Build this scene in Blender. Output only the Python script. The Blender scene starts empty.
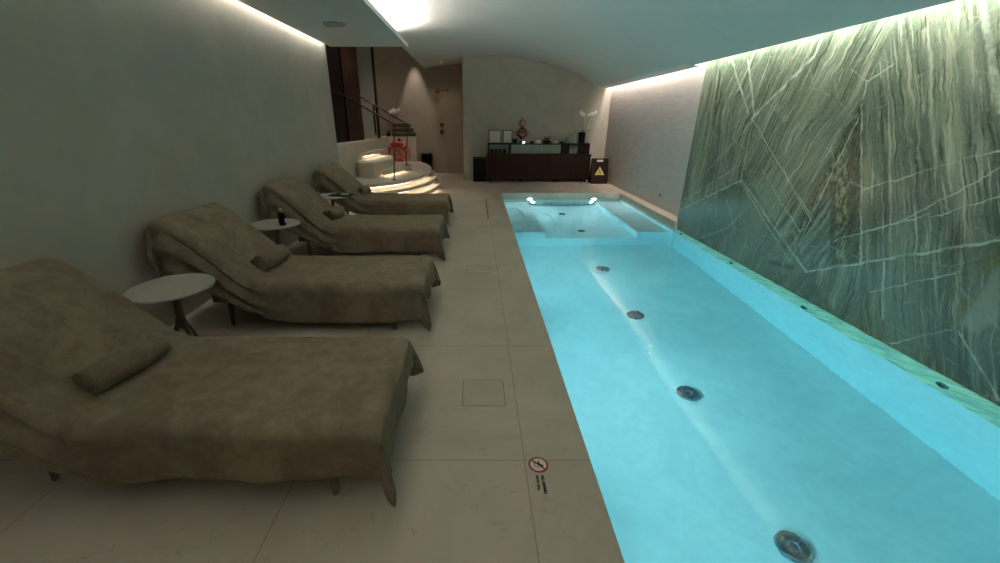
import bpy, bmesh, math, random
from mathutils import Vector, Matrix
R = random.Random(7)
PI = math.pi
S = bpy.context.scene
COL = S.collection

# ------------------------------------------------------------------ camera
F = 405.0; PITCH = math.atan(162.5 / F)
cam = bpy.data.cameras.new('camera'); co = bpy.data.objects.new('camera', cam); COL.objects.link(co)
co.location = (0, 0, 1.7); co.rotation_euler = (PI / 2 - PITCH, 0, 0)
cam.sensor_width = 36; cam.lens = F * 36 / 1000; cam.shift_x = 0.024; cam.clip_start = 0.05
S.camera = co
S.view_settings.view_transform = 'Standard'; S.view_settings.look = 'None'
S.view_settings.gamma = 1; S.view_settings.exposure = 0.85; S.view_settings.use_curve_mapping = False
S.cycles.use_denoising = True
S.cycles.max_bounces = 14; S.cycles.diffuse_bounces = 8; S.cycles.glossy_bounces = 5
S.cycles.transmission_bounces = 8; S.cycles.volume_bounces = 0; S.cycles.transparent_max_bounces = 8
S.cycles.caustics_refractive = True; S.cycles.caustics_reflective = False
S.cycles.sample_clamp_indirect = 4.0; S.cycles.sample_clamp_direct = 0
S.cycles.blur_glossy = 0.5
w = bpy.data.worlds.new('world'); S.world = w; w.use_nodes = True
w.node_tree.nodes['Background'].inputs[0].default_value = (0.5, 0.6, 0.6, 1)
w.node_tree.nodes['Background'].inputs[1].default_value = 0.0

# ------------------------------------------------------------------ shader helper
def srgb(r, g, b):
    f = lambda c: (c / 255 / 12.92) if c / 255 <= 0.04045 else ((c / 255 + 0.055) / 1.055) ** 2.4
    return (f(r), f(g), f(b), 1)

class X:                        # a scalar socket with operators
    def __init__(s, nt, v): s.nt = nt; s.v = v
    def _m(s, op, *a, clamp=False):
        n = s.nt.nodes.new('ShaderNodeMath'); n.operation = op; n.use_clamp = clamp
        for i, q in enumerate((s,) + a):
            q = q.v if isinstance(q, X) else q
            if isinstance(q, (int, float)): n.inputs[i].default_value = q
            else: s.nt.links.new(q, n.inputs[i])
        return X(s.nt, n.outputs[0])
    def __add__(s, o): return s._m('ADD', o)
    __radd__ = __add__
    def __sub__(s, o): return s._m('SUBTRACT', o)
    def __rsub__(s, o): return X(s.nt, o)._m('SUBTRACT', s)
    def __mul__(s, o): return s._m('MULTIPLY', o)
    __rmul__ = __mul__
    def __truediv__(s, o): return s._m('DIVIDE', o)
    def max(s, o): return s._m('MAXIMUM', o)
    def min(s, o): return s._m('MINIMUM', o)
    def abs(s): return s._m('ABSOLUTE')
    def sqrt(s): return s._m('SQRT')
    def pow(s, o): return s._m('POWER', o)
    def frac(s): return s._m('FRACT')
    def floor(s): return s._m('FLOOR')
    def sat(s): return s._m('ADD', 0.0, clamp=True)
    def step(s, lo, hi):        # smooth ramp 0..1
        n = s.nt.nodes.new('ShaderNodeMapRange'); n.interpolation_type = 'SMOOTHSTEP'
        s.nt.links.new(s.v, n.inputs[0]); n.inputs[1].default_value = lo; n.inputs[2].default_value = hi
        return X(s.nt, n.outputs[0])

class Mat:
    def __init__(s, name, color=(0.5, 0.5, 0.5, 1), rough=0.6, metal=0.0):
        s.m = bpy.data.materials.new(name); s.m.use_nodes = True; s.nt = s.m.node_tree
        s.b = s.nt.nodes['Principled BSDF']
        s.b.inputs['Base Color'].default_value = color
        s.b.inputs['Roughness'].default_value = rough; s.b.inputs['Metallic'].default_value = metal
    def coords(s, kind='Object'):
        n = s.nt.nodes.new('ShaderNodeTexCoord'); q = s.nt.nodes.new('ShaderNodeSeparateXYZ')
        s.nt.links.new(n.outputs[kind], q.inputs[0]); s.co = n.outputs[kind]
        return [X(s.nt, q.outputs[i]) for i in range(3)]
    def vec(s, x, y, z):
        n = s.nt.nodes.new('ShaderNodeCombineXYZ')
        for i, q in enumerate((x, y, z)):
            if isinstance(q, X): s.nt.links.new(q.v, n.inputs[i])
            else: n.inputs[i].default_value = q
        return n.outputs[0]
    def noise(s, vec, scale=1, detail=4, rough=0.55, dist=0.0):
        n = s.nt.nodes.new('ShaderNodeTexNoise'); s.nt.links.new(vec, n.inputs['Vector'])
        n.inputs['Scale'].default_value = scale; n.inputs['Detail'].default_value = detail
        n.inputs['Roughness'].default_value = rough; n.inputs['Distortion'].default_value = dist
        return X(s.nt, n.outputs[0])
    def mix(s, fac, a, b):
        n = s.nt.nodes.new('ShaderNodeMix'); n.data_type = 'RGBA'
        for i, q in ((0, fac), (6, a), (7, b)):
            if isinstance(q, X): s.nt.links.new(q.v, n.inputs[i])
            elif hasattr(q, 'node'): s.nt.links.new(q, n.inputs[i])
            else: n.inputs[i].default_value = q
        return n.outputs[2]
    def color(s, sock): s.nt.links.new(sock, s.b.inputs['Base Color'])
    def bump(s, h, strength=0.3, dist=0.01):
        n = s.nt.nodes.new('ShaderNodeBump'); n.inputs['Strength'].default_value = strength
        n.inputs['Distance'].default_value = dist
        s.nt.links.new(h.v, n.inputs['Height']); s.nt.links.new(n.outputs[0], s.b.inputs['Normal'])
    def emit(s, color, strength):
        s.b.inputs['Emission Color'].default_value = color; s.b.inputs['Emission Strength'].default_value = strength

def simple(name, c, rough=0.5, metal=0.0, var=0.12, scale=20, bump=0.0):
    m = Mat(name, c, rough, metal); m.coords()
    n = m.noise(m.co, scale, 3)
    d = tuple(q * (1 - var) for q in c[:3]) + (1,); l = tuple(min(1, q * (1 + var)) for q in c[:3]) + (1,)
    m.color(m.mix(n.step(0.3, 0.7), d, l))
    if bump: m.bump(n, bump, 0.002)
    if max(c[:3]) < 0.04: m.b.inputs['Specular IOR Level'].default_value = 0.12
    return m.m

# ------------------------------------------------------------------ geometry helpers
def tag(o, label=None, cat=None, group=None, kind=None):
    if label: o['label'] = label
    if cat: o['category'] = cat
    if group: o['group'] = group
    if kind: o['kind'] = kind
    return o
def empty(name, loc=(0, 0, 0), rz=0, **k):
    o = bpy.data.objects.new(name, None); COL.objects.link(o); o.location = loc; o.rotation_euler = (0, 0, rz)
    o.empty_display_size = 0.05
    return tag(o, **k)
def obj(name, bm, mat, parent=None, smooth=False, **k):
    bmesh.ops.recalc_face_normals(bm, faces=bm.faces[:])
    me = bpy.data.meshes.new(name); bm.to_mesh(me); bm.free()
    for m in (mat if isinstance(mat, (list, tuple)) else [mat]): me.materials.append(m)
    if smooth:
        for p in me.polygons: p.use_smooth = True
        me.set_sharp_from_angle(angle=math.radians(48))
    o = bpy.data.objects.new(name, me); COL.objects.link(o)
    if parent: o.parent = parent
    return tag(o, **k)
def box(bm, x0, x1, y0, y1, z0, z1, bev=0.0):
    b = bmesh.new()
    bmesh.ops.create_cube(b, size=1)
    for v in b.verts:
        v.co = Vector(((x0 + x1) / 2 + v.co.x * (x1 - x0), (y0 + y1) / 2 + v.co.y * (y1 - y0), (z0 + z1) / 2 + v.co.z * (z1 - z0)))
    if bev: bmesh.ops.bevel(b, geom=b.edges[:], offset=bev, segments=2, affect='EDGES', profile=0.6)
    me = bpy.data.meshes.new('t'); b.to_mesh(me); b.free(); bm.from_mesh(me); bpy.data.meshes.remove(me)
    return bm
def BX(*a, **k): return box(bmesh.new(), *a, **k)
def lathe(bm, prof, loc=(0, 0, 0), seg=32, mat=None):
    rings = []
    M = mat or Matrix.Translation(loc)
    for r, z in prof:
        if r < 1e-5: rings.append([bm.verts.new(M @ Vector((0, 0, z)))])
        else: rings.append([bm.verts.new(M @ Vector((r * math.cos(2 * PI * i / seg), r * math.sin(2 * PI * i / seg), z))) for i in range(seg)])
    for a, b in zip(rings, rings[1:]):
        for i in range(seg):
            j = (i + 1) % seg
            if len(a) == 1 and len(b) == 1: continue
            if len(a) == 1: bm.faces.new((a[0], b[i], b[j]))
            elif len(b) == 1: bm.faces.new((a[i], a[j], b[0]))
            else: bm.faces.new((a[i], a[j], b[j], b[i]))
    return bm
def tube(bm, pts, r, seg=10, cap=True):
    pts = [Vector(p) for p in pts]; rings = []
    rr = r if isinstance(r, (list, tuple)) else [r] * len(pts)
    up = None
    for i, p in enumerate(pts):
        d = (pts[min(i + 1, len(pts) - 1)] - pts[max(i - 1, 0)]).normalized()
        if up is None:
            up = Vector((0, 0, 1)) if abs(d.z) < 0.9 else Vector((1, 0, 0))
        a = d.cross(up).normalized(); b2 = a.cross(d).normalized(); up = b2
        rings.append([bm.verts.new(p + (a * math.cos(2 * PI * k / seg) + b2 * math.sin(2 * PI * k / seg)) * rr[i]) for k in range(seg)])
    for q, s_ in zip(rings, rings[1:]):
        for k in range(seg): bm.faces.new((q[k], q[(k + 1) % seg], s_[(k + 1) % seg], s_[k]))
    if cap: bm.faces.new(rings[0][::-1]); bm.faces.new(rings[-1])
    return bm
def prism(bm, pts, z0, z1):
    a = [bm.verts.new((x, y, z0)) for x, y in pts]; b = [bm.verts.new((x, y, z1)) for x, y in pts]
    bm.faces.new(a[::-1]); bm.faces.new(b)
    for i in range(len(pts)):
        j = (i + 1) % len(pts); bm.faces.new((a[i], a[j], b[j], b[i]))
    return bm
def facing(loc, axis):                         # local +Z -> axis
    q = Vector(axis).normalized().to_track_quat('Z', 'Y')
    return Matrix.Translation(loc) @ q.to_matrix().to_4x4()
def copy_tree(o, parent=None):
    c = o.copy(); COL.objects.link(c)
    if parent is not None: c.parent = parent
    for ch in [q for q in bpy.data.objects if q.parent == o]: copy_tree(ch, c)
    return c

# ------------------------------------------------------------------ materials
def stone_floor():
    m = Mat('stone_floor', rough=0.5); x, y, z = m.coords()
    n1 = m.noise(m.co, 1.3, 6, 0.6, 0.6); n2 = m.noise(m.co, 9, 6, 0.65, 0.5); n3 = m.noise(m.co, 60, 3)
    base = m.mix(n1.step(0.3, 0.7), srgb(171, 157, 141), srgb(187, 173, 157))
    base = m.mix(n2.step(0.58, 0.75) * 0.25, base, srgb(140, 128, 108))
    v = (m.noise(m.co, 2.1, 7, 0.7, 1.2) - 0.5).abs()
    base = m.mix((1 - v.step(0.0, 0.012)) * n2.step(0.5, 0.65) * 0.32, base, srgb(96, 86, 70))
    gx = (((x - 0.26) / 1.18 + 20).frac() - 0.5).abs()
    gy = (((y - 1.66) / 1.18 + 20).frac() - 0.5).abs()
    g = gx.max(gy).step(0.4972, 0.4988)
    m.color(m.mix(g * 0.6, base, srgb(95, 86, 72)))
    m.nt.links.new((0.42 + n2 * 0.2).v, m.b.inputs['Roughness'])
    m.bump(n3 * 0.3 + n2 - g * 2, 0.12, 0.003)
    m.b.inputs['Specular IOR Level'].default_value = 0.35
    return m.m
def plaster(name, c1, c2, rough=0.75, b=0.15):
    m = Mat(name, rough=rough); m.coords()
    n = m.noise(m.co, 0.9, 6, 0.65, 0.8); n2 = m.noise(m.co, 5, 6, 0.6)
    m.color(m.mix((n * 0.7 + n2 * 0.3).step(0.35, 0.65), c1, c2)); m.bump(n2, b, 0.004)
    return m.m
def block_wall():
    m = Mat('linear_stone', rough=0.7); x, y, z = m.coords()
    row = (z / 0.3); n2 = m.noise(m.vec(x * 3, y * 3, z * 14), 1, 6, 0.6)
    g = (row.frac() - 0.5).abs().step(0.488, 0.497)
    yy = ((y / 0.9 + row.floor() * 0.5 + 40).frac() - 0.5).abs().step(0.496, 0.499)
    c = m.mix(n2.step(0.3, 0.7), srgb(176, 169, 162), srgb(186, 179, 172))
    m.color(m.mix(g.max(yy) * 0.4, c, srgb(130, 120, 110))); m.bump(n2 - g.max(yy), 0.2, 0.006)
    return m.m
M_floor = stone_floor()
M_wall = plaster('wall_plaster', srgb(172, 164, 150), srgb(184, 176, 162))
M_ceil = plaster('ceiling_plaster', srgb(214, 214, 208), srgb(220, 220, 214), 0.85, 0.04)
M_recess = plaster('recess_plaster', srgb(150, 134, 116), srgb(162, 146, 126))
M_step = plaster('step_stone', srgb(196, 184, 166), srgb(208, 196, 178), 0.6)
M_concrete = block_wall()

def towel_mat(name='towel_plush', a=srgb(128, 116, 96), b=srgb(96, 86, 70)):
    m = Mat(name, rough=0.95); m.coords()
    n1 = m.noise(m.co, 3.2, 5, 0.6, 1.0); n2 = m.noise(m.co, 14, 4, 0.65, 0.6); n3 = m.noise(m.co, 260, 2, 0.6)
    f = (n1 * 0.6 + n2 * 0.4).step(0.38, 0.62)
    c = m.mix(f * 0.75, b, a); m.color(m.mix(n3.step(0.3, 0.7) * 0.35, c, b))
    m.bump(n3 + n2 * 0.8, 0.7, 0.004)
    m.b.inputs['Sheen Weight'].default_value = 0.25; m.b.inputs['Sheen Roughness'].default_value = 0.5
    m.b.inputs['Sheen Tint'].default_value = srgb(190, 178, 150); m.b.inputs['Specular IOR Level'].default_value = 0.1
    return m.m
M_towel = towel_mat()
M_roll = towel_mat('towel_roll_plush', srgb(124, 111, 90), srgb(92, 82, 66))
M_legwood = simple('leg_wood', srgb(98, 84, 66), 0.5, var=0.25, scale=30)
M_darkwood = simple('dark_wood', srgb(44, 27, 20), 0.5, var=0.3, scale=14)
M_matt = simple('mattress_cloth', srgb(110, 100, 84), 0.9)
M_tablet = simple('table_stone', srgb(150, 148, 138), 0.4, var=0.06, scale=6)
M_tableleg = simple('table_leg_bronze', srgb(104, 92, 72), 0.4, 0.5)
M_black = simple('black_satin', srgb(13, 13, 14), 0.5)
M_blackglass = simple('black_glass', srgb(10, 10, 12), 0.08)
M_white = simple('white_ceramic', srgb(225, 222, 214), 0.3, var=0.03)
M_card = simple('white_card', srgb(205, 203, 194), 0.7, var=0.04)
M_steel = simple('pool_steel', srgb(120, 140, 148), 0.25, 1.0, var=0.1)
M_chrome = simple('brushed_metal', srgb(150, 145, 138), 0.3, 1.0)
M_bronze = simple('dark_bronze', srgb(92, 78, 62), 0.35, 0.9)
M_copper = simple('copper_metal', srgb(176, 136, 116), 0.22, 1.0, var=0.15)
M_red = simple('life_ring_red', srgb(214, 52, 34), 0.5, var=0.08)
M_rope = simple('rope_white', srgb(222, 214, 200), 0.9)
M_leaf = simple('leaf_green', srgb(40, 60, 32), 0.45, var=0.3)
M_stem = simple('stem_green', srgb(74, 78, 44), 0.6)
M_petal = simple('petal_white', srgb(232, 228, 222), 0.6, var=0.03)
M_gtowel = towel_mat('grey_towel', srgb(104, 98, 88), srgb(80, 76, 68))
M_panel = simple('brown_panel', srgb(50, 34, 25), 0.4, var=0.35, scale=3)
M_signdark = simple('sign_dark_brown', srgb(34, 22, 19), 0.5)
M_yellow = simple('sign_yellow', srgb(226, 206, 120), 0.5, var=0.04)
M_signwhite = simple('sign_white', srgb(214, 206, 196), 0.6, var=0.03)
M_signred = simple('sign_red', srgb(140, 36, 36), 0.6)
M_ink = simple('sign_ink', srgb(28, 26, 26), 0.6)
M_joint = simple('joint_dark', srgb(104, 94, 80), 0.8)  # tone of the hatch joints and the bin lid gap

def glassy(name, c, rough=0.05, trans=1.0):
    m = Mat(name, c, rough); m.b.inputs['Transmission Weight'].default_value = trans; m.b.inputs['IOR'].default_value = 1.45
    return m.m
M_greenglass = simple('frosted_green_glass', srgb(132, 146, 128), 0.3, var=0.08, scale=3)
M_glass = simple('frosted_jar_glass', srgb(150, 156, 140), 0.15, var=.08)
M_smoke = glassy('smoked_glass', (0.25, 0.28, 0.27, 1), 0.05)

def lamp(name, c, s):
    m = Mat(name, (0, 0, 0, 1), 1); m.emit(c, s); return m.m
WARM = (1.0, 0.86, 0.76, 1); NEUT = (1.0, 0.95, 0.88, 1); GREENW = (0.93, 1.0, 0.86, 1)
L_left = lamp('led_left', (1.0, 0.97, 0.92, 1), 14)
L_mid = lamp('led_mid', (1.0, 0.91, 0.84, 1), 102)
L_marble = lamp('led_marble', (1.0, 0.97, 0.88, 1), 115)
L_glint = lamp('led_bare', (1.0, 0.97, 0.92, 1), 60)
L_conc = lamp('led_concrete', (1.0, 0.86, 0.81, 1), 72)
L_step = lamp('led_step', (1.0, 0.88, 0.68, 1), 9)
L_pool = lamp('lens_pool', (0.59, 0.92, 1.0, 1), 520)
L_poolfar = lamp('lens_pool_far', (0.85, 0.98, 1.0, 1), 900)

# pool plaster
m = Mat('pool_lining', rough=0.5); m.coords()
n = m.noise(m.co, 1.6, 6, 0.65, 1.0); n2 = m.noise(m.co, 14, 4)
m.color(m.mix((n * 0.7 + n2 * 0.3).step(0.35, 0.65), srgb(200, 220, 220), srgb(214, 232, 231)))
M_pool = m.m
# pool water
m = Mat('pool_water', (1, 1, 1, 1), 0.0); nt = m.nt; m.coords()
nt.nodes.remove(m.b); out = nt.nodes['Material Output']
gl = nt.nodes.new('ShaderNodeBsdfRefraction'); gl.inputs['IOR'].default_value = 1.33; gl.inputs['Roughness'].default_value = 0
gs = nt.nodes.new('ShaderNodeBsdfGlossy'); gs.inputs['Roughness'].default_value = 0.02
fr = nt.nodes.new('ShaderNodeFresnel'); fr.inputs['IOR'].default_value = 1.33
mx = nt.nodes.new('ShaderNodeMixShader')
bp = nt.nodes.new('ShaderNodeBump'); bp.inputs['Strength'].default_value = 1.0; bp.inputs['Distance'].default_value = 0.0016
wn = m.noise(m.co, 7.0, 3, 0.5, 0.3) + m.noise(m.co, 30, 2, 0.5, 0.2) * 0.16
nt.links.new(wn.v, bp.inputs['Height'])
for q in (gl, gs, fr): nt.links.new(bp.outputs[0], q.inputs['Normal'])
nt.links.new(fr.outputs[0], mx.inputs[0]); nt.links.new(gl.outputs[0], mx.inputs[1]); nt.links.new(gs.outputs[0], mx.inputs[2])
nt.links.new(mx.outputs[0], out.inputs['Surface'])
va = nt.nodes.new('ShaderNodeVolumeAbsorption'); va.inputs['Color'].default_value = (0.08, 0.84, 0.95, 1); va.inputs['Density'].default_value = 0.27
nt.links.new(va.outputs[0], out.inputs['Volume'])
M_water = m.m

# green marble ------------------------------------------------------
sP, cP = math.sin(PITCH), math.cos(PITCH)
def on_marble(u, v, X0=3.6):                   # a point of the slab read off the photograph -> (y, z) on it
    a = (u - 476) / F; b = (281.5 - v) / F; t = X0 / a
    return (t * (cP + b * sP), 1.7 + t * (-sP + b * cP))
def marble():
    m = Mat('green_marble', rough=0.18); x, y, z = m.coords()
    w1 = m.noise(m.co, 1.4, 4, 0.5) - 0.5; w2 = m.noise(m.co, 7, 4, 0.6) - 0.5
    w4 = m.noise(m.co, 3.2, 3) - 0.5
    yw = y + w1 * 0.22 + w2 * 0.04 + w4 * .05; zw = z + w1 * 0.14 + w2 * 0.04
    w3 = m.noise(m.co, 22, 3) - 0.5; ye = y + w1 * 0.06 + w2 * 0.05 + w3 * .018; ze = z + w2 * 0.05 - w1 * 0.05 - w3 * .018
    def streak(ang, f, seed, stretch=0.10, warp=True):
        a, b = (yw, zw)
        s_ = a * math.cos(ang) + b * math.sin(ang); t_ = b * math.cos(ang) - a * math.sin(ang)
        return m.noise(m.vec(s_ * f, t_ * f * stretch, seed), 1.0, 7, 0.62, 0.25)
    def half(p, q, soft=0.03):                 # 1 on the left side of p->q
        (y0, z0), (y1, z1) = on_marble(*p), on_marble(*q)
        L = math.hypot(y1 - y0, z1 - z0)
        d = ((ye - y0) * (z1 - z0) - (ze - z0) * (y1 - y0)) / L
        return d.step(-soft, soft)
    def seg(p, q, wid, soft=None):
        (y0, z0), (y1, z1) = on_marble(*p), on_marble(*q)
        dy, dz = y1 - y0, z1 - z0; L2 = dy * dy + dz * dz
        t = (((ye - y0) * dy + (ze - z0) * dz) / L2).sat()
        ey = ye - y0 - t * dy; ez = ze - z0 - t * dz
        d = (ey * ey + ez * ez).sqrt()
        return 1 - d.step(wid * 0.3, wid)
    def side(p, q, inside):                    # half-plane that contains pixel "inside"
        h = half(p, q)
        (y0, z0), (y1, z1), (yi, zi) = on_marble(*p), on_marble(*q), on_marble(*inside)
        s_ = (yi - y0) * (z1 - z0) - (zi - z0) * (y1 - y0)
        return h if s_ > 0 else 1 - h
    def poly(pts):
        cx = sum(p[0] for p in pts) / len(pts); cy = sum(p[1] for p in pts) / len(pts)
        r = None
        for a, b in zip(pts, pts[1:] + pts[:1]):
            h = side(a, b, (cx, cy)); r = h if r is None else r * h
        return r
    (ya, za), (yb, zb) = on_marble(765, 165), on_marble(822, 60)
    ang = math.atan2(zb - za, yb - ya) - PI / 2       # diagonal grain of the middle book-leaf
    def dirang(p, q):
        (a0, b0), (a1, b1) = on_marble(*p), on_marble(*q); return math.atan2(b1 - b0, a1 - a0) - PI / 2
    AR = dirang((938, 215), (930, 30)); AL = dirang((683, 200), (703, 70)) + .02; AW = dirang((722, 232), (748, 175))
    rgt = side((866, 80), (862, 262), (930, 150)) .max(side((806, 272), (1000, 238), (900, 330)) * side((862, 262), (862, 400), (930, 330)))
    low0 = side((676, 212), (742, 178), (700, 260)) * side((742, 178), (806, 272), (700, 260))
    def comb(f, sd, st):
        r_ = streak(AR, f, sd, st); l_ = streak(AL, f, sd + 20, st)
        o_ = streak(AW, f, sd + 30, st)
        v_ = r_ * rgt + l_ * (1 - rgt)
        return v_ * (1 - low0 * .6) + o_ * (low0 * .6)
    V = comb(5.5, 0.0, .1); V2 = comb(19, 5.0, .05); V3 = comb(2.0, 8.0, .1); V4 = comb(44, 12., .04)
    D = streak(ang, 5.0, 2.0); D2 = streak(ang, 18, 6.0, 0.05); D3 = streak(ang, 1.9, 9.0, .12); D4 = streak(ang, 44, 14., .04)
    mid = side((742, 178), (756, 112), (800, 150)) * side((862, 100), (800, 280), (780, 100)) 
    mid = (side((718, 60), (746, 175), (800, 100)) * side((742, 172), (812, 278), (850, 100)) * side((905, 0), (862, 105), (800, 80)) * side((862, 100), (785, 262), (780, 100))).sat()
    P = V * (1 - mid) + D * mid; Q = V2 * (1 - mid) + D2 * mid; T = V3 * (1 - mid) + D3 * mid; Z4 = V4 * (1 - mid) + D4 * mid
    base = m.mix(T.step(0.36, 0.64), srgb(84, 98, 85), srgb(126, 138, 118))
    base = m.mix(P.step(0.52, 0.66) * 0.55, base, srgb(158, 164, 140))
    base = m.mix((1 - P.step(0.34, 0.46)) * 0.75, base, srgb(58, 70, 60))
    base = m.mix(Q.step(0.57, 0.64) * 0.6, base, srgb(190, 192, 168))
    base = m.mix(Z4.step(0.57, 0.64) * 0.6, base, srgb(186, 190, 166)); base = m.mix((1 - Z4.step(0.38, 0.44)) * 0.7, base, srgb(38, 46, 38))
    base = m.mix((1 - Q.step(0.34, 0.42)) * 0.55, base, srgb(48, 56, 42))
    ob = m.noise(m.co, 0.8, 3); base = m.mix(ob.step(0.5, 0.7) * 0.22, base, srgb(116, 112, 80))
    # lower-left wedge and bottom band are darker, bluer stone
    low = side((676, 212), (742, 178), (700, 260)) * side((742, 178), (806, 272), (700, 260))
    base = m.mix(low * 0.28, base, srgb(70, 88, 74))
    band = side((806, 272), (1000, 238), (900, 330)); base = m.mix(band * 0.3, base, srgb(72, 84, 68))
    # dark chevron with mottled filling and inner grey triangle
    ch = poly([(862, 100), (861, 262), (812, 270), (786, 246)])
    gr = m.noise(m.vec(y * 2.4, y * 0.0, z * 1.0), 12, 5, 0.7)
    chc = m.mix(gr.step(0.42, 0.6), srgb(42, 50, 40), srgb(136, 140, 108))
    base = m.mix(ch * 0.85, base, chc)
    st = poly([(860, 112), (860, 262), (847, 264), (848, 140)]); base = m.mix(st * 0.75, base, m.mix(Q.step(.4, .6), srgb(40, 46, 38), srgb(74, 80, 62)))
    inn = poly([(833, 182), (833, 262), (806, 272), (798, 240)])
    base = m.mix(inn * 0.9, base, m.mix(D2.step(0.35, 0.65), srgb(58, 68, 58), srgb(140, 154, 136)))
    # dark diagonals beside the chevron
    for p, q, wd, a in (((858, 112), (785, 245), 0.09, .6), ((838, 150), (776, 232), 0.05, .5), ((833, 184), (800, 240), .05, .8), ((833, 184), (833, 262), .05, .8), ((812, 268), (846, 232), .03, .6), ((756, 255), (800, 180), .03, .5), ((705, 210), (700, 240), .02, .6), ((720, 190), (712, 250), .02, .5), ((792, 268), (770, 262), .04, .7),
                        ((748, 168), (790, 80), .03, .5), ((676, 205), (700, 70), .07, .45), ((975, 0), (1000, 90), .05, .5), ((742, 185), (736, 225), .03, .6)):
        base = m.mix(seg(p, q, wd) * a * (P.step(.3, .6) * -.35 + 1.0), base, srgb(36, 44, 34))
    # pale veins
    veins = [((676, 212), (741, 180), .022), ((741, 180), (806, 272), .022), ((806, 272), (1000, 240), .020), ((741, 178), (754, 114), .014),
             ((754, 114), (748, 60), .03), ((748, 112), (732, 62), .03), ((752, 118), (815, 55), .035), ((815, 55), (828, 24), .03), ((752, 118), (806, 212), .012), ((806, 212), (812, 222), .01),
             ((690, 190), (752, 122), .010), ((684, 200), (740, 165), .010), ((727, 200), (735, 235), .014), ((700, 238), (727, 228), .012), ((727, 228), (745, 210), .01),
             ((862, 232), (930, 215), .014), ((836, 240), (900, 222), .014), ((900, 222), (1000, 168), .012), ((860, 190), (1000, 150), .012), ((930, 218), (1000, 196), .01),
             ((762, 170), (800, 232), .010), ((776, 160), (818, 226), .009), ((861, 262), (861, 105), .014), ((790, 262), (858, 118), .012), ((775, 250), (840, 130), .010),
             ((866, 82), (893, 64), .014), ((866, 82), (851, 70), .012), ((862, 100), (866, 82), .012), ((960, 332), (1000, 400), .014), ((880, 345), (955, 330), .012),
             ((870, 292), (960, 272), .010), ((884, 320), (884, 262), .02), ((982, 0), (1000, 110), .04), ((740, 182), (790, 262), .012), ((716, 182), (716, 225), .010)]
    vn = m.noise(m.co, 7, 4, .65)
    cr = m.nt.nodes.new('ShaderNodeTexVoronoi'); cr.feature = 'DISTANCE_TO_EDGE'; cr.inputs['Scale'].default_value = 1.0
    m.nt.links.new(m.vec(0.0, ye * 1.5 + ze * .8, ze * 2.2 - ye * .5), cr.inputs['Vector'])
    base = m.mix((1 - X(m.nt, cr.outputs[0]).step(0.004, 0.02)) * vn.step(.45, .6) * .35, base, srgb(160, 172, 150))
    mot = m.noise(m.co, 30, 5, .7); base = m.mix(mot.step(.52, .7) * .3, base, srgb(150, 156, 134)); base = m.mix((1 - mot.step(.34, .46)) * .35, base, srgb(48, 58, 48))
    for p, q, wd in veins:
        base = m.mix(seg(p, q, wd * .8) * (vn.step(.36, .62) * .6 + .26), base, srgb(178, 192, 170))
    # vertical pale runs on the right leaf
    for p, q, wd in (((925, 30), (938, 215), .035), ((948, 20), (952, 190), .03), ((888, 70), (890, 240), .02)):
        base = m.mix(seg(p, q, wd) * V2.step(0.45, 0.62) * 0.6, base, srgb(184, 188, 160))
    pt = poly([(960, 322), (1000, 262), (1000, 318), (975, 334)]); base = m.mix(pt * 0.6, base, srgb(148, 160, 144))
    pt = poly([(948, 330), (990, 246), (1000, 246), (1000, 272), (962, 322)]); base = m.mix(pt * D.step(.4, .6) * 0.7, base, srgb(104, 104, 52))
    m.color(base); m.b.inputs['Specular IOR Level'].default_value = 0.5
    return m.m
M_marble = marble()

# ------------------------------------------------------------------ the setting
Y0, Y1 = -3.0, 14.0
WX = -2.7; RX = 3.78; PL = 0.614; PR = 3.6; PY = 10.13; P0 = -1.6; WZ = -0.13
def struct(name, bm, m, **k): return obj(name, bm, m, kind='structure', **k)

b = bmesh.new()
box(b, -2.7, PL, Y0, Y1, -0.3, 0)
box(b, PL, RX, PY, 12.45, -0.3, 0)
box(b, PL, RX, Y0, P0, -0.3, 0)
box(b, -5.5, -2.7, 8.3, Y1, -0.3, 0)
box(b, 3.56, RX, 7.1, PY, -0.3, 0)
struct('floor', b, M_floor)
struct('wall_left', BX(WX - 0.18, WX, Y0, 8.3, 0, 3.6), M_wall)
struct('wall_back', BX(-0.37, RX + .2, 12.45, Y1 + .2, 0, 3.6), M_wall)
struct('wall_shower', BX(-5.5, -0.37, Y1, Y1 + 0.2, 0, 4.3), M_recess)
struct('wall_right', BX(RX, RX + 0.2, 7.0, 12.45, -0.3, 3.6), M_concrete)
struct('wall_near', BX(WX - .2, RX + .2, Y0 - 0.2, Y0, -1.6, 3.6), M_wall)
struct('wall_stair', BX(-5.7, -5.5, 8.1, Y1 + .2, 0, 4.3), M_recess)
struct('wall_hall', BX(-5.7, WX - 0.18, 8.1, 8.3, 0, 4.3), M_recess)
b = bmesh.new(); box(b, 3.6, 3.8, Y0, 7.13, -0.42, 3.3)
struct('wall_marble', b, M_marble)

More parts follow.
